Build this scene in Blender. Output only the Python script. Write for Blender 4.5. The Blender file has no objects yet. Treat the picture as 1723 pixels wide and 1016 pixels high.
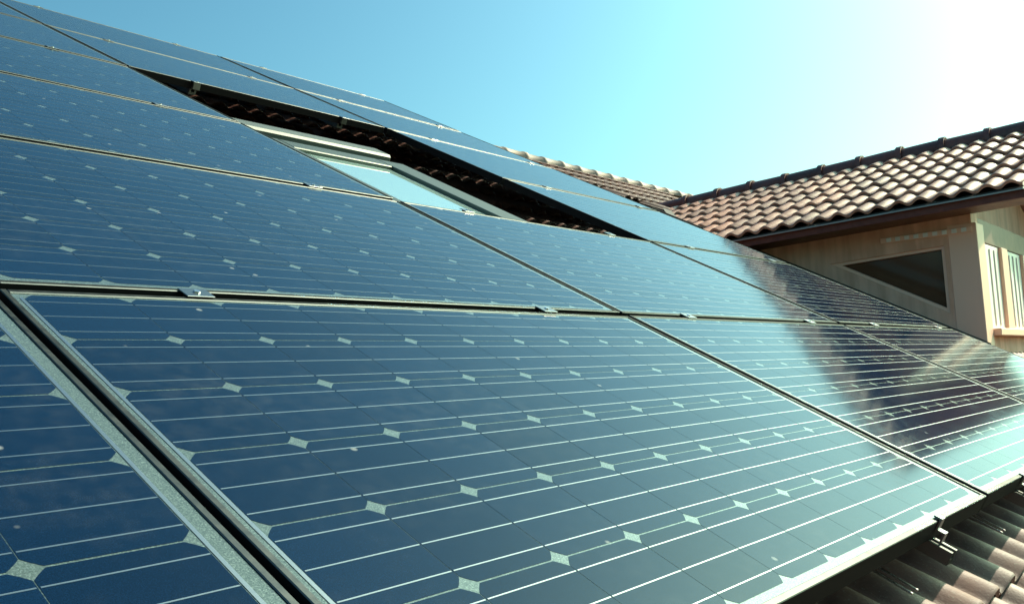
import bpy, bmesh, math, random
from mathutils import Vector, Matrix
random.seed(7)
C = bpy.context.scene.collection
R = math.radians

# ------------------------------------------------------------------ frame of the main roof
# local (u, v, n): u along the eave, v up the slope, n out of the roof; n = 0 is the top of the solar panels
PITCH = R(28)
ct, st = math.cos(PITCH), math.sin(PITCH)
def L2W(u, v, n): return Vector((u, ct*v - st*n, st*v + ct*n))
def W2L(w): return Vector((w[0], ct*w[1] + st*w[2], -st*w[1] + ct*w[2]))

# ------------------------------------------------------------------ camera
right = Vector((0.63822, -0.7037, 0.31222)); down = Vector((0.03396, -0.37942, -0.9246)); fwd = Vector((0.7691, 0.6007, -0.21826))
cam = bpy.data.cameras.new('camera'); cam_o = bpy.data.objects.new('camera', cam); C.objects.link(cam_o)
X, Y, Z = L2W(*right), -L2W(*down), -L2W(*fwd)
m = Matrix((X, Y, Z)).transposed().to_4x4(); m.translation = L2W(-2.19337, -0.31923, 0.49617)
cam_o.matrix_world = m
cam.sensor_width = 36; cam.lens = 36*1558.6/1723; cam.clip_start = 0.02; cam.clip_end = 2000
bpy.context.scene.camera = cam_o

# ------------------------------------------------------------------ sky, sun, exposure
SUN = L2W(1.08, 0.07, 1.0).normalized()
SUN_EL = math.asin(SUN.z); SUN_AZ = math.atan2(SUN.x, SUN.y)          # azimuth clockwise from +Y
world = bpy.data.worlds.new('World'); bpy.context.scene.world = world; world.use_nodes = True
wn, wl = world.node_tree.nodes, world.node_tree.links
wn.clear()
sky = wn.new('ShaderNodeTexSky'); sky.sky_type = 'NISHITA'; sky.sun_disc = False
sky.sun_elevation = SUN_EL; sky.sun_rotation = SUN_AZ
sky.air_density = 1.1; sky.dust_density = 3.5; sky.ozone_density = 1.0; sky.altitude = 100
tint = wn.new('ShaderNodeMix'); tint.data_type = 'RGBA'; tint.blend_type = 'MULTIPLY'; tint.inputs[0].default_value = 1
K = 3.3; tint.inputs[7].default_value = (0.71/K, 1.085/K, 0.965/K, 1)
gam = wn.new('ShaderNodeGamma'); gam.inputs[1].default_value = 1.38          # a deeper, more contrasty daylight sky
back = wn.new('ShaderNodeMix'); back.data_type = 'RGBA'; back.blend_type = 'MULTIPLY'; back.inputs[0].default_value = 1; back.inputs[7].default_value = (K, K, K, 1)
bg = wn.new('ShaderNodeBackground'); bg.inputs[1].default_value = 0.108
wo = wn.new('ShaderNodeOutputWorld')
wl.new(sky.outputs[0], tint.inputs[6]); wl.new(tint.outputs[2], gam.inputs[0]); wl.new(gam.outputs[0], back.inputs[6]); wl.new(back.outputs[2], bg.inputs[0]); wl.new(bg.outputs[0], wo.inputs[0])
sun = bpy.data.lights.new('sun', 'SUN'); sun.energy = 5.0; sun.angle = R(0.5); sun.color = (1.0, 0.86, 0.66)
sun_o = bpy.data.objects.new('sun', sun); C.objects.link(sun_o)
sun_o.rotation_euler = (-SUN).to_track_quat('-Z', 'Y').to_euler(); sun_o.location = (8, -3, 9)
vs = bpy.context.scene.view_settings
vs.view_transform = 'Standard'; vs.look = 'None'; vs.gamma = 1; vs.use_curve_mapping = False
vs.exposure = 0.65

# ------------------------------------------------------------------ helpers
def obj(name, mesh_or_bm, mat=None, parent=None, loc=None, kind=None):
    if isinstance(mesh_or_bm, bmesh.types.BMesh):
        me = bpy.data.meshes.new(name); mesh_or_bm.to_mesh(me); mesh_or_bm.free()
        if mat: me.materials.append(mat)
    else: me = mesh_or_bm
    o = bpy.data.objects.new(name, me); C.objects.link(o)
    if parent: o.parent = parent
    if loc is not None: o.location = loc
    if kind: o['kind'] = kind
    return o
def thing(name, label, cat, loc=(0, 0, 0), rot=(0, 0, 0), group=None):
    o = bpy.data.objects.new(name, None); C.objects.link(o); o.location = loc; o.rotation_euler = rot
    o.empty_display_size = 0.1
    o['label'] = label; o['category'] = cat
    if group: o['group'] = group
    return o
def box(bm, x0, x1, y0, y1, z0, z1, bev=0):
    vs_ = [bm.verts.new(p) for p in ((x0,y0,z0),(x1,y0,z0),(x1,y1,z0),(x0,y1,z0),(x0,y0,z1),(x1,y0,z1),(x1,y1,z1),(x0,y1,z1))]
    fs = [bm.faces.new([vs_[i] for i in f]) for f in ((3,2,1,0),(4,5,6,7),(0,1,5,4),(1,2,6,5),(2,3,7,6),(3,0,4,7))]
    if bev:
        es = list({e for f in fs for e in f.edges})
        bmesh.ops.bevel(bm, geom=es, offset=bev, segments=1, affect='EDGES', profile=0.5)
def boxbm(*a, **k):
    bm = bmesh.new(); box(bm, *a, **k); return bm
def prism(pts, axis_vec, bm=None):
    """closed polygon of 3-D points, extruded by axis_vec"""
    bm = bm or bmesh.new()
    a = [bm.verts.new(p) for p in pts]; b = [bm.verts.new(Vector(p) + Vector(axis_vec)) for p in pts]
    bm.faces.new(a); bm.faces.new(b[::-1]); n = len(a)
    for i in range(n): bm.faces.new((a[i], b[i], b[(i+1) % n], a[(i+1) % n]))
    bmesh.ops.recalc_face_normals(bm, faces=bm.faces[:])
    return bm

# ------------------------------------------------------------------ materials
def mat(name, col=(.5, .5, .5), rough=.5, metal=0., spec=.5, ior=1.5):
    m_ = bpy.data.materials.new(name); m_.use_nodes = True
    b = m_.node_tree.nodes['Principled BSDF']
    b.inputs['Base Color'].default_value = (*col, 1); b.inputs['Roughness'].default_value = rough
    b.inputs['Metallic'].default_value = metal; b.inputs['Specular IOR Level'].default_value = spec; b.inputs['IOR'].default_value = ior
    return m_
def nz(m_, scale, detail=4, coord='Object', rough=.55):
    t = m_.node_tree; tc = t.nodes.new('ShaderNodeTexCoord'); n = t.nodes.new('ShaderNodeTexNoise')
    n.inputs['Scale'].default_value = scale; n.inputs['Detail'].default_value = detail; n.inputs['Roughness'].default_value = rough
    t.links.new(tc.outputs[coord], n.inputs['Vector']); return n
def geo_nz(m_, scale, detail=4, rough=.55):
    t = m_.node_tree; g = t.nodes.new('ShaderNodeNewGeometry'); n = t.nodes.new('ShaderNodeTexNoise')
    n.inputs['Scale'].default_value = scale; n.inputs['Detail'].default_value = detail; n.inputs['Roughness'].default_value = rough
    t.links.new(g.outputs['Position'], n.inputs['Vector']); return n
def ramp(m_, src, stops):
    r = m_.node_tree.nodes.new('ShaderNodeValToRGB'); e = r.color_ramp.elements
    while len(e) < len(stops): e.new(.5)
    for i, (p, c) in enumerate(stops): e[i].position = p; e[i].color = (*c, 1) if len(c) == 3 else c
    m_.node_tree.links.new(src, r.inputs[0]); return r
def mixc(m_, a, b, fac, mode='MIX'):
    x = m_.node_tree.nodes.new('ShaderNodeMix'); x.data_type = 'RGBA'; x.blend_type = mode
    for s, v in ((0, fac), (6, a), (7, b)):
        if hasattr(v, 'node'): m_.node_tree.links.new(v, x.inputs[s])
        elif s == 0: x.inputs[0].default_value = v
        else: x.inputs[s].default_value = (*v, 1)
    return x.outputs[2]
def setin(m_, name, sock): m_.node_tree.links.new(sock, m_.node_tree.nodes['Principled BSDF'].inputs[name])
def bump(m_, src, strength, dist):
    b = m_.node_tree.nodes.new('ShaderNodeBump'); b.inputs['Strength'].default_value = strength; b.inputs['Distance'].default_value = dist
    m_.node_tree.links.new(src, b.inputs['Height']); setin(m_, 'Normal', b.outputs[0]); return b

# thin film of dust lying on the glass: patchy, runs down the slope
def dust(m_, base_col, amount):
    n1 = geo_nz(m_, 3.0, 6, .65); n2 = geo_nz(m_, 38, 3)
    r1 = ramp(m_, n1.outputs[0], [(.44, (0, 0, 0)), (.75, (1, 1, 1))])
    r2 = ramp(m_, n2.outputs[0], [(.42, (0, 0, 0)), (.72, (1, 1, 1))])
    f = m_.node_tree.nodes.new('ShaderNodeMath'); f.operation = 'MULTIPLY'
    m_.node_tree.links.new(r1.outputs[0], f.inputs[0]); m_.node_tree.links.new(r2.outputs[0], f.inputs[1])
    g = m_.node_tree.nodes.new('ShaderNodeMath'); g.operation = 'MULTIPLY'; g.inputs[1].default_value = amount
    m_.node_tree.links.new(f.outputs[0], g.inputs[0])
    # single droppings and specks
    v = m_.node_tree.nodes.new('ShaderNodeTexVoronoi'); v.inputs['Scale'].default_value = 9
    gp = m_.node_tree.nodes.new('ShaderNodeNewGeometry'); m_.node_tree.links.new(gp.outputs['Position'], v.inputs['Vector'])
    rs = ramp(m_, v.outputs['Distance'], [(.030, (.55, .55, .55)), (.055, (0, 0, 0))])
    mx = m_.node_tree.nodes.new('ShaderNodeMath'); mx.operation = 'MAXIMUM'
    m_.node_tree.links.new(g.outputs[0], mx.inputs[0]); m_.node_tree.links.new(rs.outputs[0], mx.inputs[1])
    return mixc(m_, base_col, (.30, .31, .30), mx.outputs[0]), f.outputs[0]

M_cell = mat('solar_cell_silicon', (.006, .018, .052), .13, ior=1.33)
_n = geo_nz(M_cell, 900, 2); _r = ramp(M_cell, _n.outputs[0], [(.35, (.0008, .008, .025)), (.72, (.0025, .016, .048))])
_oi = M_cell.node_tree.nodes.new('ShaderNodeObjectInfo')
_rv = ramp(M_cell, _oi.outputs['Random'], [(0, (.80, .84, .86)), (.5, (1, 1, 1)), (1, (1.15, 1.12, 1.12))])
_c, _f = dust(M_cell, mixc(M_cell, _r.outputs[0], _rv.outputs[0], 1.0, 'MULTIPLY'), .07)
setin(M_cell, 'Base Color', _c)
_rr = M_cell.node_tree.nodes.new('ShaderNodeMapRange'); _rr.inputs[3].default_value = .085; _rr.inputs[4].default_value = .16
M_cell.node_tree.links.new(_f, _rr.inputs[0]); setin(M_cell, 'Roughness', _rr.outputs[0])

M_back = mat('backsheet_under_glass', (.3, .3, .3), .40, .38, 0)
M_back.node_tree.nodes['Principled BSDF'].inputs['Coat Weight'].default_value = 1; M_back.node_tree.nodes['Principled BSDF'].inputs['Coat Roughness'].default_value = .12; M_back.node_tree.nodes['Principled BSDF'].inputs['Coat IOR'].default_value = 1.7
_n = geo_nz(M_back, 520, 5, .8); _r = ramp(M_back, _n.outputs[0], [(.36, (.05, .072, .064)), (.52, (.11, .145, .132)), (.68, (.30, .37, .33))])
setin(M_back, 'Base Color', _r.outputs[0])
M_bus = mat('tinned_busbar', (.42, .44, .44), .36, 1.0)
M_bus.node_tree.nodes['Principled BSDF'].inputs['Coat Weight'].default_value = .6
M_bus.node_tree.nodes['Principled BSDF'].inputs['Coat IOR'].default_value = 1.5
M_alu = mat('dark_anodised_aluminium', (.15, .16, .155), .45, 1.0)
_n = geo_nz(M_alu, 60, 4); M_alu.node_tree.nodes['Principled BSDF'].inputs['Specular Tint'].default_value = (.15, .15, .15, 1)
setin(M_alu, 'Roughness', ramp(M_alu, _n.outputs[0], [(.3, (.38,)*3), (.7, (.50,)*3)]).outputs[0])
M_side = mat('shade_black_frame_side', (.014, .012, .012), .7, 0, .04)
M_clamp = mat('mill_aluminium', (.27, .28, .28), .34, 1.0)
M_steel = mat('stainless_steel', (.66, .67, .68), .28, 1.0)

def tile_mat(name, cols, rough):
    m_ = mat(name, cols[0], rough)
    oi = m_.node_tree.nodes.new('ShaderNodeObjectInfo')
    n = geo_nz(m_, 11, 6, .65); n2 = geo_nz(m_, 160, 3)
    r = ramp(m_, n.outputs[0], [(.30, cols[0]), (.55, cols[1]), (.78, cols[2])])
    rnd = ramp(m_, oi.outputs['Random'], [(0, (.70, .72, .74)), (.5, (1, 1, 1)), (1, (1.25, 1.15, 1.08))])
    c = mixc(m_, r.outputs[0], rnd.outputs[0], 1.0, 'MULTIPLY')
    spots = ramp(m_, n2.outputs[0], [(.60, (0, 0, 0)), (.74, (.45, .45, .45))])
    c = mixc(m_, c, (.20, .19, .14), spots.outputs[0])
    setin(m_, 'Base Color', c)
    setin(m_, 'Roughness', ramp(m_, n.outputs[0], [(.3, (rough - .07,)*3), (.75, (rough + .12,)*3)]).outputs[0])
    bump(m_, n2.outputs[0], .25, .002); m_.node_tree.nodes['Principled BSDF'].inputs['Specular IOR Level'].default_value = .5
    return m_
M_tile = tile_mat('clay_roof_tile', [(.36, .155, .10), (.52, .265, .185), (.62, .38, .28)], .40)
M_mtile = tile_mat('shade_toned_roof_tile', [(.065, .023, .015), (.115, .044, .029), (.19, .088, .058)], .58)  # same tile as above, darkened: the opening's shade put into the colour
M_ridge = tile_mat('clay_ridge_tile', [(.10, .034, .030), (.15, .050, .040), (.20, .085, .065)], .5)
M_mridge = tile_mat('pale_ridge_tile', [(.34, .25, .19), (.46, .36, .28), (.55, .45, .36)], .6)  # main ridge tiles in a paler, sandy tone
M_deck = mat('roof_underlay', (.02, .02, .02), .9)
M_fascia = mat('painted_fascia', (.16, .035, .030), .6)
_n = geo_nz(M_fascia, 18, 5); setin(M_fascia, 'Base Color', ramp(M_fascia, _n.outputs[0], [(.3, (.10, .022, .014)), (.7, (.16, .042, .026))]).outputs[0])
M_soffit = mat('varnished_soffit', (.20, .10, .055), .55)
_n = geo_nz(M_soffit, 9, 6); setin(M_soffit, 'Base Color', ramp(M_soffit, _n.outputs[0], [(.3, (.10, .045, .025)), (.7, (.18, .09, .05))]).outputs[0])
M_gutter = mat('weathered_zinc', (.30, .27, .24), .45, .7)
M_wall = mat('cream_render', (.56, .40, .27), .85)
_n = geo_nz(M_wall, 6, 6); setin(M_wall, 'Base Color', ramp(M_wall, _n.outputs[0], [(.3, (.60, .37, .22)), (.7, (.69, .45, .285))]).outputs[0])
_g = M_wall.node_tree.nodes.new('ShaderNodeNewGeometry'); _mp = M_wall.node_tree.nodes.new('ShaderNodeMapping'); _mp.inputs['Scale'].default_value = (9, 9, .9)
_ns = M_wall.node_tree.nodes.new('ShaderNodeTexNoise'); _ns.inputs['Scale'].default_value = 1.6; _ns.inputs['Detail'].default_value = 6
M_wall.node_tree.links.new(_g.outputs['Position'], _mp.inputs[0]); M_wall.node_tree.links.new(_mp.outputs[0], _ns.inputs['Vector'])
_base = ramp(M_wall, _n.outputs[0], [(.3, (.80, .46, .32)), (.7, (.86, .55, .40))])
_st = ramp(M_wall, _ns.outputs[0], [(.40, (.74, .70, .66)), (.62, (1, 1, 1))])
setin(M_wall, 'Base Color', mixc(M_wall, _base.outputs[0], _st.outputs[0], .8, 'MULTIPLY'))
_n2 = geo_nz(M_wall, 240, 3); bump(M_wall, _n2.outputs[0], .35, .003)
M_trim = mat('painted_trim', (.86, .55, .40), .5)
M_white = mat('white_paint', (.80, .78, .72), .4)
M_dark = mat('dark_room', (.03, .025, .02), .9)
M_wglass = mat('window_glass', (.10, .055, .032), .07, 0, .18)
M_sglass = mat('roof_window_glass', (.50, .70, .66), .03, .6)
M_sash = mat('roof_window_cladding', (.075, .09, .075), .45, .4)
M_cover = mat('pale_window_cladding', (.11, .125, .11), .5, .3)
M_lead = mat('lead_flashing', (.045, .042, .035), .7, .0)
M_ground = mat('grass_ground', (.05, .07, .03), .95)
_n = geo_nz(M_ground, .8, 8); setin(M_ground, 'Base Color', ramp(M_ground, _n.outputs[0], [(.3, (.035, .055, .02)), (.7, (.08, .09, .045))]).outputs[0])

# ------------------------------------------------------------------ ground
bm = bmesh.new(); bmesh.ops.create_grid(bm, x_segments=8, y_segments=8, size=900)
obj('ground', bm, M_ground, loc=(0, 0, -5.2), kind='structure')

# ------------------------------------------------------------------ the house
TN = -0.254                       # n of the tile bed: crests of the rolls come to about n = -0.21
ROWS, COL_W, GAUGE = 20, .30, .34
V0 = -1.06 - .05 + .0             # butt line of the lowest course
RIDGE_V = 6.30
house = thing('house', 'red tiled house with a cross gable at right and solar panels on its roof', 'house', (0, 0, 0), (0, 0, 0))

def tile_profile(x):
    z = 0.
    for c in (.075, .225):
        d = abs(x - c)
        if d < .064: z = .031*math.cos(d/.064*math.pi/2)**1.2
    return z
XS = [0, .017, .027, .040, .054, .066, .075, .084, .096, .110, .123, .133, .150]
XS = XS + [x + .15 for x in XS[1:]]
def tile_bm(bm=None, ox=0, oy=0, oz=0, L=.42, lift=.033, th=.021, w=.298, mirror=False):
    bm = bm or bmesh.new()
    def row(y, dz): return [bm.verts.new((ox + x*w/.30, oy + y, oz + tile_profile(x) + dz)) for x in XS]
    f0, f1, f2 = row(0, lift - .004), row(.006, lift), row(L, 0)
    lip_t, lip_b = row(0, lift - .004), row(.002, lift - th)
    n = len(XS)
    for a, b in ((f0, f1), (f1, f2)):
        for i in range(n - 1):
            f = bm.faces.new((a[i], a[i+1], b[i+1], b[i])); f.smooth = True
    for i in range(n - 1): bm.faces.new((lip_b[i], lip_b[i+1], lip_t[i+1], lip_t[i]))
    for k, s in ((0, 1), (n - 1, -1)):
        a = [bm.verts.new(v.co) for v in (f0[k], f2[k])]; b = [bm.verts.new(v.co - Vector((0, 0, th))) for v in (f0[k], f2[k])]
        bm.faces.new((a[0], a[1], b[1], b[0]) if s > 0 else (a[1], a[0], b[0], b[1]))
    return bm
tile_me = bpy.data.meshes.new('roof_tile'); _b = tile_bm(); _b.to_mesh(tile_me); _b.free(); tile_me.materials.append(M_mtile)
tile_md = bpy.data.meshes.new('roof_tile'); _b = tile_bm(w=.2785); _b.to_mesh(tile_md); _b.free(); tile_md.materials.append(M_tile)

# dormer (cross gable) roof frame: u runs to -Y (towards the viewer), v up the slope (+X), n outwards
TILT = R(1.6)
D_RISE, D_RUN = .80, 2.10
phi = math.atan2(D_RISE, D_RUN); cp, sp_ = math.cos(phi), math.sin(phi)
DU = Vector((0, -math.cos(TILT), math.sin(TILT)))
DV0 = Vector((cp, 0, sp_)); DN = DU.cross(DV0).normalized(); DV = DN.cross(DU).normalized()
Y_BACK, Y_FRONT = 4.84, .64
XE = 4.40
def eave_z(y): return 1.345 + math.tan(TILT)*(1.5 - y)
D_O = Vector((XE, Y_BACK, eave_z(Y_BACK)))
D_LEN = math.hypot(D_RISE, D_RUN)
MD = Matrix((DU, DV, DN)).transposed().to_4x4(); MD.translation = D_O
def D2W(u, v, n): return D_O + DU*u + DV*v + DN*n
RIDGE_X = XE + D_LEN*cp
def bed_n(w): return W2L(w)[2]     # height of a world point over the panel plane, measured across the main roof

# --- main roof deck (battens and underlay), back slope, gutterless eave
roof = thing('tmp', '', '', (0, 0, 0), (PITCH, 0, 0)); bpy.data.objects.remove(roof)
deck_bm = bmesh.new(); box(deck_bm, -8, 13, V0 + .03, RIDGE_V, TN - .26, TN - .012)
main_roof = obj('main_roof', deck_bm, M_deck, house); main_roof.rotation_euler = (PITCH, 0, 0)
# rear slope
rw = L2W(0, RIDGE_V, TN)
bm = prism([(-8, rw.y, rw.z - .02), (-8, rw.y + 5.2, rw.z - .02 - 5.2*math.tan(PITCH)), (-8, rw.y + 5.2, rw.z - .25 - 5.2*math.tan(PITCH)), (-8, rw.y, rw.z - .25)], (21, 0, 0))
obj('rear_roof', bm, M_tile, house)
ew = L2W(0, V0 + .25, TN - .25)
bm = prism([(-7.6, ew.y + .15, -5.2), (-7.6, ew.y + .15, ew.z + .02), (-7.6, rw.y, rw.z - .35), (-7.6, rw.y + 4.9, rw.z - .35 - 4.9*math.tan(PITCH)), (-7.6, rw.y + 4.9, -5.2)], (20.2, 0, 0))
obj('house_wall', bm, M_wall, house)

# --- tiles of the main roof
U_START = -8.0 + .045
OPEN = (0.0, 1.654, 2.03, 4.06)
WIN = (.15, 1.12, 2.20, 3.60)
far_stuff = bmesh.new()
n_main = 0
for r in range(ROWS + 3):
    v = V0 + r*GAUGE
    if v + .10 > RIDGE_V: break
    for c in range(70):
        u = U_START + c*COL_W
        if u > 12.6: break
        uc, vc = u + .15, v + .17
        if WIN[0] - .12 < uc < WIN[1] + .12 and WIN[2] - .15 < vc < WIN[3] + .02: continue
        w = L2W(uc, vc, TN + .03)
        # below the cross gable's roof?
        dl = MD.inverted() @ w
        inside = w.y > 1.05 and abs(w.x - RIDGE_X) < (RIDGE_X - 4.75) and dl.y > 0
        dz_left = dl.z; mirror = Vector((2*RIDGE_X - w.x, w.y, w.z)); dz_right = (MD.inverted() @ mirror).z
        if w.x > XE + .3 and min(dz_left, dz_right) < -.10 and w.y > 1.15: continue
        vis = (-1.3 < u < 2.6 and -.6 < v < .36) or (-.2 < u < 3.1 and 2.3 < v < 4.9 and not (u > 2.2 and v < 2.7)) or (4.2 < u < 8.6 and v > 4.3)
        L = min(.42, RIDGE_V - v)
        if vis and n_main < 188 and L > .41:
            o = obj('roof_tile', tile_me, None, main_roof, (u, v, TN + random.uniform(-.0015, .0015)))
            o.rotation_euler = (random.gauss(0, .003), random.gauss(0, .003), random.gauss(0, .004)); n_main += 1
        else:
            tile_bm(far_stuff, u, v, TN, L=L)
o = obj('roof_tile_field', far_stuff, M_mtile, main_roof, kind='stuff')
print('main tiles', n_main)

# --- ridge of the main roof
def ridge_bm(L, r0, r1, seg=10, th=.016, dc=.010):
    """half-round ridge tile along +x; the wide collar end is at x = L"""
    bm = bmesh.new(); rings = []
    prof = [(0, r0), (L - .055, r1 - .006), (L - .050, r1 + dc), (L, r1 + dc)]
    def ring(x, r): return [bm.verts.new((x, r*1.05*math.cos(a), r*math.sin(a)*.95)) for a in [math.pi*(-.08 + 1.16*k/seg) for k in range(seg + 1)]]
    for (x, r) in prof: rings.append(ring(x, r))
    for a, b in zip(rings, rings[1:]):
        for k in range(seg):
            f = bm.faces.new((a[k], b[k], b[k+1], a[k+1])); f.smooth = True
    o_, i_ = ring(L, r1 + dc), ring(L - .001, r1 + dc - th)
    for k in range(seg): bm.faces.new((o_[k], i_[k], i_[k+1], o_[k+1]))
    o_, i_ = ring(0, r0), ring(.001, r0 - th)
    for k in range(seg): bm.faces.new((o_[k+1], i_[k+1], i_[k], o_[k]))
    bmesh.ops.recalc_face_normals(bm, faces=bm.faces[:])
    return bm
rm_me = bpy.data.meshes.new('ridge_tile'); _b = ridge_bm(.36, .074, .078, dc=.003); _b.to_mesh(rm_me); _b.free(); rm_me.materials.append(M_mridge)
rz = L2W(0, RIDGE_V, TN + .02)
for k in range(30):
    u = 2.6 + k*.335
    if u > 12.4: break
    o = obj('ridge_tile', rm_me, None, house, (u, rz.y - .02, rz.z - .012 + random.uniform(-.002, .002)))
    o.rotation_euler = (0, random.gauss(0, .006), random.gauss(0, .006))

# --- cross gable: roof board, tiles, ridge
half = D_LEN
bm = bmesh.new(); box(bm, 0, Y_BACK - Y_FRONT - .01, .05, half, -.030, -.012)
dormer_roof = obj('dormer_roof', bm, M_deck, house); dormer_roof.matrix_local = MD
n_rows = 7; dg = (D_LEN + .012)/n_rows
plane_co = L2W(0, 0, TN + .012); plane_no = L2W(0, 0, 1)
Minv = MD.inverted(); pco = Minv @ plane_co; pno = (Minv.to_3x3() @ plane_no).normalized()
n_d = 0
for r in range(n_rows):
    for c in range(15):
        u, v = c*.28, -.012 + r*dg
        L = min(.42, D_LEN - v + .02)
        base = Vector((u, v, random.uniform(-.0015, .0015)))
        dist = [(base + Vector((x, y, 0)) - pco).dot(pno) for x in (0, .28) for y in (0, L)]
        if max(dist) < 0.02: continue
        if min(dist) > -.01 and L > .41:
            o = obj('roof_tile', tile_md, None, dormer_roof, base)
            o.rotation_euler = (random.gauss(0, .004), random.gauss(0, .005), random.gauss(0, .008)); o.location.y += random.gauss(0, .003)
        else:
            b = tile_bm(L=L, w=.2785)
            if min(dist) <= -.01:
                bmesh.ops.bisect_plane(b, geom=b.verts[:] + b.edges[:] + b.faces[:], plane_co=pco - base, plane_no=pno, clear_inner=True)
            o = obj('roof_tile', b, M_tile, dormer_roof, base)
        n_d += 1
print('dormer tiles', n_d)
# far slope of the cross gable (turned away from the view)
bm = prism([D2W(0, D_LEN, -.03), D2W(0, D_LEN, -.03) + Vector((D_RUN, 0, -D_RISE)), D2W(0, D_LEN, -.08) + Vector((D_RUN, 0, -D_RISE)), D2W(0, D_LEN, -.08)], DU*(Y_BACK - Y_FRONT))
obj('dormer_roof_far', bm, M_tile, house)
dr_me = bpy.data.meshes.new('ridge_tile'); _b = ridge_bm(.395, .088, .100, th=.014); _b.to_mesh(dr_me); _b.free(); dr_me.materials.append(M_ridge)
q = DU.to_track_quat('X', 'Z')
for k in range(12):
    s = (Y_BACK - 4.50) + k*.365
    if s + .38 > Y_BACK - Y_FRONT + .12: break
    p = D2W(s, D_LEN, .012)
    o = obj('ridge_tile', dr_me, None, house, p); o.rotation_mode = 'QUATERNION'
    o.rotation_quaternion = q @ Matrix.Rotation(random.gauss(0, .007), 3, 'Y').to_quaternion()
# gutter strip, fascia, soffit
Ld = Y_BACK - Y_FRONT
U0 = 1.60
def ex(pts, name, m_, a=U0, b=None):
    b = Ld if b is None else b
    return obj(name, prism([D_O + DU*a + Vector(p) for p in pts], DU*(b - a)), m_, house)
ex([(-.035, 0, -.012), (.03, 0, .012), (.03, 0, .004), (-.035, 0, -.022)], 'drip_edge', M_gutter)
ex([(-.002, 0, -.016), (.026, 0, -.006), (.026, 0, -.070), (-.002, 0, -.070)], 'fascia', M_fascia)
WX = 4.80
for k in range(4):
    x0 = .028 + k*.094
    ex([(x0, 0, -.044), (x0 + .090, 0, -.044), (x0 + .090, 0, -.056), (x0, 0, -.056)], 'soffit_board', M_soffit)
# --- cheek wall with its triangular window
WY = 1.06                                        # front wall plane
def top_z(y): return eave_z(y) - .046
wall_t = .18
roof_z = lambda y, n=TN - .05: (y*math.tan(PITCH) + n/ct)
y_end = 3.6
cheek_pts = [(WX, WY, roof_z(WY)), (WX, WY, top_z(WY)), (WX, y_end, top_z(y_end)), (WX, y_end, roof_z(y_end) if roof_z(y_end) < top_z(y_end) else top_z(y_end) - .01)]
# window triangle (outer edge of the opening) on the cheek
wz = lambda y: .62 + (y - 1.25)*.555
tri = [(1.25, 1.105), (1.25, .625), (2.07, 1.075)]          # y, z : top front, bottom front, tip
def lerp(a, b, t): return tuple(a[i] + (b[i] - a[i])*t for i in range(2))
cen = (sum(p[0] for p in tri)/3, sum(p[1] for p in tri)/3)
outer = [(p[1], p[2]) for p in cheek_pts]
bm = bmesh.new()
def yz(p, x): return bm.verts.new((x, p[0], p[1]))
# wall face with a triangular hole: fan of quads between the outer outline and the hole
A, B, Cc, D = outer                                         # bottom front, top front, top back, bottom back
T0, T1, T2 = tri
for x, flip in ((WX, 0), (WX + wall_t, 1)):
    v = {k: yz(p, x) for k, p in dict(A=A, B=B, C=Cc, D=D, t=T0, b=T1, e=T2).items()}
    fs = [(v['A'], v['b'], v['t'], v['B']), (v['B'], v['t'], v['e'], v['C']), (v['A'], v['D'], v['e'], v['b']), (v['C'], v['e'], v['D'])]
    for f in fs: bm.faces.new(f if not flip else f[::-1])
for p, q_ in ((A, B), (B, Cc)):
    bm.faces.new((yz(p, WX), yz(q_, WX), yz(q_, WX + wall_t), yz(p, WX + wall_t)))
for p, q_ in ((T0, T1), (T1, T2), (T2, T0)):
    bm.faces.new((yz(p, WX), yz(q_, WX), yz(q_, WX + wall_t), yz(p, WX + wall_t)))
bmesh.ops.recalc_face_normals(bm, faces=bm.faces[:])
obj('dormer_wall', bm, M_wall, house)
cw = obj('triangular_window', prism([(WX + .05, p[0], p[1]) for p in tri], (.012, 0, 0)), M_wglass, house)
def bar(p, q_, name, m_, parent, x0, x1, w):
    """a bar along the edge p-q of the triangle, lying inwards by w"""
    d = Vector((q_[0] - p[0], q_[1] - p[1])); d.normalize(); nrm = Vector((-d.y, d.x))
    if nrm.dot(Vector((cen[0] - p[0], cen[1] - p[1]))) < 0: nrm = -nrm
    a, b = Vector(p) + d*.002, Vector(q_) - d*.002
    pts = [a, b, b + nrm*w, a + nrm*w]
    return obj(name, prism([(x0, t.x, t.y) for t in pts], (x1 - x0, 0, 0)), m_, parent)
for i_, (p, q_) in enumerate(((T0, T1), (T1, T2), (T2, T0))): bar(p, q_, 'window_frame', M_trim, cw, WX + .012 + .002*i_, WX + .046 + .001*i_, .022)
# dark room behind the window
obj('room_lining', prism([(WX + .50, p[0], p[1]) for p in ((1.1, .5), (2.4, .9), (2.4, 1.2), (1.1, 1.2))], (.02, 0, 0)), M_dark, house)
# apron flashing between the cheek and the tiles
obj('apron_flashing', prism([(WX - .012, WY - .05, roof_z(WY - .05, TN + .02)), (WX - .012, y_end, roof_z(y_end, TN + .02)), (WX - .012, y_end, roof_z(y_end, TN + .13)), (WX - .012, WY - .05, roof_z(WY - .05, TN + .13))], (.010, 0, 0)), M_lead, house)

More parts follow.
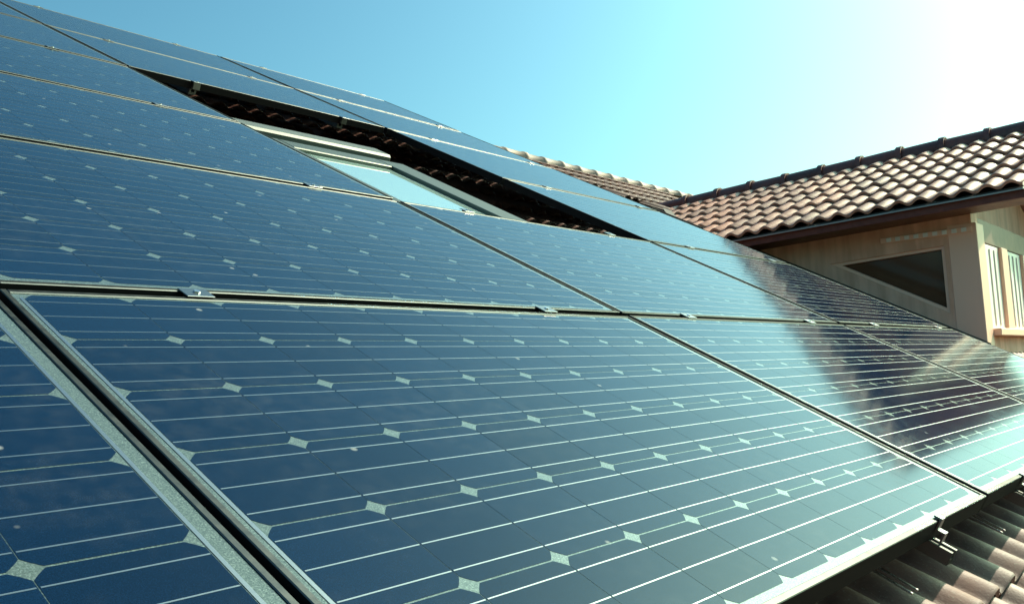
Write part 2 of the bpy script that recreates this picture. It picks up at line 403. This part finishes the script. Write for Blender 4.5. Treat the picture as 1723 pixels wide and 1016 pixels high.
# --- front wall of the cross gable, seen at a grazing angle: posts, white panels, sill
XF = 2*RIDGE_X - WX
gable_top = lambda x: D2W(0, 0, 0).z*0 + eave_z(WY) - .10 + (D_RISE/D_RUN)*(min(x, 2*RIDGE_X - x) - XE)
fr = [(WX + wall_t, roof_z(WY) - .05), (XF, roof_z(WY) - .05), (XF, gable_top(XF) - .02), (RIDGE_X, gable_top(RIDGE_X) - .02), (WX + wall_t, gable_top(WX + wall_t) - .02)]
front = obj('gable_wall', prism([(p[0], WY + .16, p[1]) for p in fr], (0, .14, 0)), M_wall, house)
def fb(name, x0, x1, y0, y1, z0, z1, m_, bev=.004): return obj(name, boxbm(x0, x1, y0, y1, z0, z1, bev=bev), m_, house)
SZ = .50
fb('corner_post', WX - .004, WX + .20, WY - .03, WY + .159, roof_z(WY), 1.24, M_trim)
fb('window_sill', WX + .205, 7.4, WY - .08, WY + .155, SZ - .05, SZ, M_trim)
fb('sill_wall', WX + .205, 7.4, WY + .0, WY + .158, roof_z(WY) - .05, SZ - .053, M_wall, 0)
fb('lintel_board', WX + .205, 7.4, WY + .01, WY + .158, 1.13, 1.30, M_soffit)
for x0, x1, yf in ((5.60, 5.80, WY - .012), (6.36, 6.52, WY - .012), (7.1, 7.4, WY - .012)):
    fb('window_post', x0, x1, yf, WY + .157, SZ + .001, 1.128, M_trim)
for x0, x1, zt in ((5.01, 5.59, 1.126), (5.81, 6.35, 1.126), (6.53, 7.09, 1.126)):
    f_ = fb('shutter_panel', x0, x1, WY + .012, WY + .15, SZ + .002, zt, M_white)
    for k in range(1, 4):
        xx = x0 + (x1 - x0)*k/4
        obj('batten', boxbm(xx - .010, xx + .010, WY + .004, WY + .0115, SZ + .03, zt - .03, bev=.002), M_white, f_)
# added strip under the eave; white dashes painted as spots of sunlight
spot_strip = fb('sun_spot_strip', WX - .016, WX - .002, WY + .00, WY + .62, 1.175, 1.215, M_trim, .002)
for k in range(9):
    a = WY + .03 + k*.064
    obj('sun_spot_dash', boxbm(WX - .024, WX - .017, a, a + .034, 1.180, 1.210, bev=.002), M_white, spot_strip)

# --- valley between the cross gable and the main roof
va = L2W(*W2L(D2W(0, 0, 0)))
# intersection line of the dormer bed plane with the main bed plane
nd, nm = DN, L2W(0, 0, 1)
dirv = nd.cross(nm).normalized()
if dirv.x < 0: dirv = -dirv
A_ = Matrix((nd, nm, dirv)); rhs = Vector((nd.dot(D_O), nm.dot(L2W(0, 0, TN)), dirv.dot(D_O)))
p0 = A_.inverted() @ rhs
t0 = (XE - .05 - p0.x)/dirv.x; t1 = (RIDGE_X - .35 - p0.x)/dirv.x
pa, pb = p0 + dirv*t0, p0 + dirv*t1
side_m = dirv.cross(nm).normalized(); side_m = side_m if side_m.x < 0 else -side_m
bm = bmesh.new()
v4 = [pa + nm*.050, pb + nm*.050, pb + side_m*.10 + nm*.048, pa + side_m*.10 + nm*.048]
prism(v4, nm*-.004, bm)
obj('valley_flashing', bm, M_lead, house)

# ------------------------------------------------------------------ roof window in the gap between the panels
def roofpart(name, m_, u0, u1, v0, v1, n0, n1, parent, bev=.004):
    return obj(name, boxbm(u0, u1, v0, v1, n0, n1, bev=bev), m_, parent)
rwin = obj('roof_window', boxbm(WIN[0] + .012, WIN[1] - .012, WIN[2] + .012, 3.228, -.40, -.112), M_lead, house)
rwin.rotation_euler = (PITCH, 0, 0)
NT = -.070
roofpart('sash_rail', M_sash, .15, .335, 2.20, 3.24, -.20, NT, rwin)
roofpart('sash_rail', M_sash, .935, 1.12, 2.20, 3.24, -.20, NT, rwin)
roofpart('sash_rail', M_sash, .337, .933, 3.105, 3.238, -.20, NT, rwin)
roofpart('sash_rail', M_sash, .337, .933, 2.202, 2.33, -.20, NT, rwin)
roofpart('pane', M_sglass, .338, .932, 2.332, 3.103, -.110, -.088, rwin, 0)
for k in range(3): roofpart('cladding_ridge', M_steel, 1.122 + k*.018, 1.130 + k*.018, 2.22, 3.24, -.20, -.082 - k*.012, rwin, .002)
roofpart('top_cover', M_cover, .10, 1.20, 3.42, 3.57, -.22, NT + .004, rwin, .012)
roofpart('side_flashing', M_lead, 1.18, 1.30, 2.15, 3.66, -.215, -.200, rwin, .003)
roofpart('top_flashing', M_lead, .02, 1.178, 3.575, 3.66, -.215, -.200, rwin, .003)
roofpart('side_flashing', M_lead, .02, .147, 2.15, 3.418, -.215, -.200, rwin, .003)

# ------------------------------------------------------------------ solar panels
PU, PV = 1.654, 1.0139
PW, PH = PU - .012, PV - .023
FW = .0095                                # visible width of the frame's top lip
CP, CS = .1585, .156                      # cell pitch and size
CU0 = PW/2 - 5*CP - .0055; CV0 = PH/2 - 3*CP + .004
def cell_mesh():
    bm = bmesh.new(); h, r = CS/2, .1005
    pts = []
    for k in range(4):
        a0 = math.acos(h/r); a1 = math.pi/2 - a0
        for i in range(5):
            a = a0 + (a1 - a0)*i/4 + k*math.pi/2; pts.append((r*math.cos(a), r*math.sin(a)))
    top = [bm.verts.new((x*1.0096, y, 0)) for x, y in pts]; bot = [bm.verts.new((x*1.0096, y, -.0002)) for x, y in pts]
    bm.faces.new(top); n = len(pts)
    for i in range(n): bm.faces.new((top[i], bot[i], bot[(i+1) % n], top[(i+1) % n]))
    me = bpy.data.meshes.new('solar_cell'); bm.to_mesh(me); bm.free(); me.materials.append(M_cell); return me
ME_cell = cell_mesh()
def mesh_of(name, bm, m_):
    me = bpy.data.meshes.new(name); bm.to_mesh(me); bm.free(); me.materials.append(m_)
    if name == 'frame_rail':                   # shade put into the sides as near-black, metal lip on top
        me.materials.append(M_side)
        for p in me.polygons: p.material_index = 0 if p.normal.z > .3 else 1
    return me
ME_bus = mesh_of('busbar', boxbm(-CS/2 + .0005, CS/2 - .0005, -.0009, .0009, -.0001, .0003), M_bus)
ME_back = mesh_of('backsheet', boxbm(FW - .004, PW - FW + .004, FW - .004, PH - FW + .004, -.0075, -.0021), M_back)
def rail_v(x0, x1):
    bm = bmesh.new(); box(bm, x0, x1, 0, PH, -.040, 0, bev=.0012); return bm
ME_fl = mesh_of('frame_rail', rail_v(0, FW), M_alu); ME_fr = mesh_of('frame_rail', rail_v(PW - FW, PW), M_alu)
def rail_h(y0, y1):
    bm = bmesh.new(); box(bm, FW + .0004, PW - FW - .0004, y0, y1, -.040, -.0003, bev=.0012); return bm
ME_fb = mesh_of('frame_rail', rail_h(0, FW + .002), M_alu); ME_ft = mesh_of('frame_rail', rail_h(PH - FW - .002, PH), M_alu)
ME_end = mesh_of('end_ribbon', boxbm(-.0025, .0025, CV0 + .012, CV0 + 6*CP - .012, -.0001, .0004), M_bus)
bm = bmesh.new()
for j in range(6):
    for k in (1/6, 1/2, 5/6):
        for i in range(10):
            cx, cy = CU0 + (i + .5)*CP, CV0 + (j + k)*CP
            box(bm, cx - CS/2 + .0005, cx + CS/2 - .0005, cy - .0008, cy + .0008, -.0019, -.0015)
ME_busall = mesh_of('busbar_grid', bm, M_bus)
GLASS = -.0018
def panel(col, row, label, near):
    u0 = (col - 3)*PU + .006 + (.0 if col < 4 else .014); v0 = row*PV
    t = thing('solar_panel', label, 'solar panel', L2W(u0, v0, random.uniform(-.0012, .0012)), (PITCH + random.gauss(0, .0009), random.gauss(0, .0009), random.gauss(0, .0004)), 'solar panels mounted on the roof')
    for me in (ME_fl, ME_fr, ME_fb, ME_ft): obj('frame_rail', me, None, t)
    obj('backsheet', ME_back, None, t)
    for x in (CU0 - .0035, CU0 + 10*CP + .0035): obj('end_ribbon', ME_end, None, t, (x, 0, GLASS))
    for j in range(6):
        for i in range(10):
            c = obj('solar_cell', ME_cell, None, t, (CU0 + (i + .5)*CP, CV0 + (j + .5)*CP, GLASS))
            c.rotation_euler = (0, 0, random.gauss(0, .0018))
            if near:
                for k in (-1, 0, 1): obj('busbar', ME_bus, None, c, (0, k*CP/3, 0))
    if not near: obj('busbar_grid', ME_busall, None, t, kind='stuff')
    return t
near_labels = {
    (1, 0): 'solar panel cut off by the lower left corner, left of the steep black gap',
    (2, 0): 'large foreground solar panel filling the lower middle, every star of its cell grid sharp',
    (3, 0): 'lowest row solar panel right of the big foreground one, half blue and half dark',
    (4, 0): 'rightmost solar panel of the lowest row, running out of the right picture edge',
    (2, 1): 'blue solar panel at the left edge, just above the foreground one across a black gap',
    (3, 1): 'solar panel whose upper edge borders the lower side of the dark roof window opening',
}
far_labels = {
    (4, 1): 'brownish solar panel just in front of the triangular window, above the lowest row',
    (2, 2): 'smooth blue solar panel left of the roof window, its right edge hiding the pane',
    (2, 3): 'smooth blue solar panel left of the upper tip of the black opening',
    (2, 4): 'narrow solar panel sliver at the left picture edge, above the black opening',
    (2, 5): 'tiny triangle of solar panel in the very top left corner of the picture',
    (3, 4): 'long pale blue solar panel bordering the upper side of the black opening',
    (3, 5): 'thin topmost solar panel against the sky at upper left, beyond the black opening',
    (4, 2): 'pale solar panel right of the black opening, beside its lower right tip',
    (4, 3): 'pale solar panel right of the black opening, beside the upper half of that side',
    (4, 4): 'pale solar panel touching the upper right corner of the black opening',
    (4, 5): 'topmost solar panel of the right column, where the array edge bends against the sky',
}
for (c, r), lb in near_labels.items(): panel(c, r, lb, True)
for (c, r), lb in far_labels.items(): panel(c, r, lb, False)

# ------------------------------------------------------------------ mounting rails with clamps and hooks
def clamp_bm():
    bm = bmesh.new(); box(bm, -.026, .026, -.0175, .0175, .0006, .0030, bev=.0006)
    box(bm, -.019, .019, -.0078, -.0052, -.036, .0007); box(bm, -.019, .019, .0052, .0078, -.036, .0007); return bm
ME_clamp = mesh_of('mid_clamp', clamp_bm(), M_clamp)
def bolt_bm():
    bm = bmesh.new(); bmesh.ops.create_cone(bm, cap_ends=True, segments=6, radius1=.0065, radius2=.0060, depth=.003, matrix=Matrix.Translation((0, 0, .0046))); return bm
ME_bolt = mesh_of('bolt', bolt_bm(), M_steel)
def end_clamp_bm():                      # z-shaped clip at the lower edge: lip on the frame, web, foot on the rail
    pts = [(0, .010, .0008), (0, .010, .0042), (0, -.0055, .0042), (0, -.0055, -.018), (0, -.020, -.018), (0, -.020, -.038), (0, -.0165, -.038), (0, -.0165, -.0215), (0, -.0020, -.0215), (0, -.0020, .0008)]
    return prism([(-.010, y, z) for _, y, z in pts], (.020, 0, 0))
ME_eclamp = mesh_of('end_clamp', end_clamp_bm(), M_clamp)
def hook_mesh():                         # stainless roof hook: two flat arms lying on the tile, joined at the upper end
    bm = bmesh.new()
    for s in (-.016, .016): box(bm, s - .0035, s + .0035, -.10, -.005, -.150, -.146, bev=.001)
    box(bm, -.0195, .0195, -.0045, .006, -.150, -.146, bev=.001); box(bm, -.0195, .0195, .0065, .0115, -.150, -.083, bev=.001)
    return bm
ME_hook = mesh_of('roof_hook', hook_mesh(), M_steel)
def rail_mesh(v1):
    bm = bmesh.new(); box(bm, -.0195, -.009, .012, v1, -.068, -.0415); box(bm, .009, .0195, .012, v1, -.068, -.0415); box(bm, -.0088, .0088, .012, v1, -.068, -.056); return bm
rail_spec = [(-2.99, 'under the solar panel cut off by the lower left corner', [0, 1]),
             (-1.33, 'in the black gap near the left picture edge', range(7)),
             (-.36, 'sticking out over the red tiles at lower right', range(7)),
             (.36, 'just right of the crossing of the two main gaps', range(7)),
             (1.32, 'below the right part of the black opening', range(7)),
             (2.06, 'under the right column, nearest the black opening', range(7)),
             (3.07, 'under the outer edge of the right column', range(7))]
for u, lb, rows in rail_spec:
    t = thing('mounting_rail', 'mounting rail with small clamps ' + lb, 'mounting rail', L2W(u, 0, 0), (PITCH, 0, 0), 'mounting rails under the solar panels')
    vtop = 6*PV if len(list(rows)) > 2 else PV
    gap_rows = list(rows)
    if .0 < u < 1.654: segs = [(-.045, 2*PV - .03), (4*PV + .01, vtop)]
    else: segs = [(-.045, vtop)]
    for a, b in segs:
        bm = rail_mesh(b)
        for v in bm.verts:
            if v.co.y < .0121: v.co.y = a
        obj('rail_profile', bm, M_alu, t)
    obj('end_clamp', ME_eclamp, None, t, (0, 0, 0)); obj('bolt', ME_bolt, None, t, (0, -.0125, -.0245))
    obj('roof_hook', ME_hook, None, t, (0, .085, 0))
    for r in gap_rows:
        if r == 0 or (r == 3 and 0 < u < 1.654): continue
        c = obj('mid_clamp', ME_clamp, None, t, (0, r*PV - .0115, 0)); obj('bolt', ME_bolt, None, c)
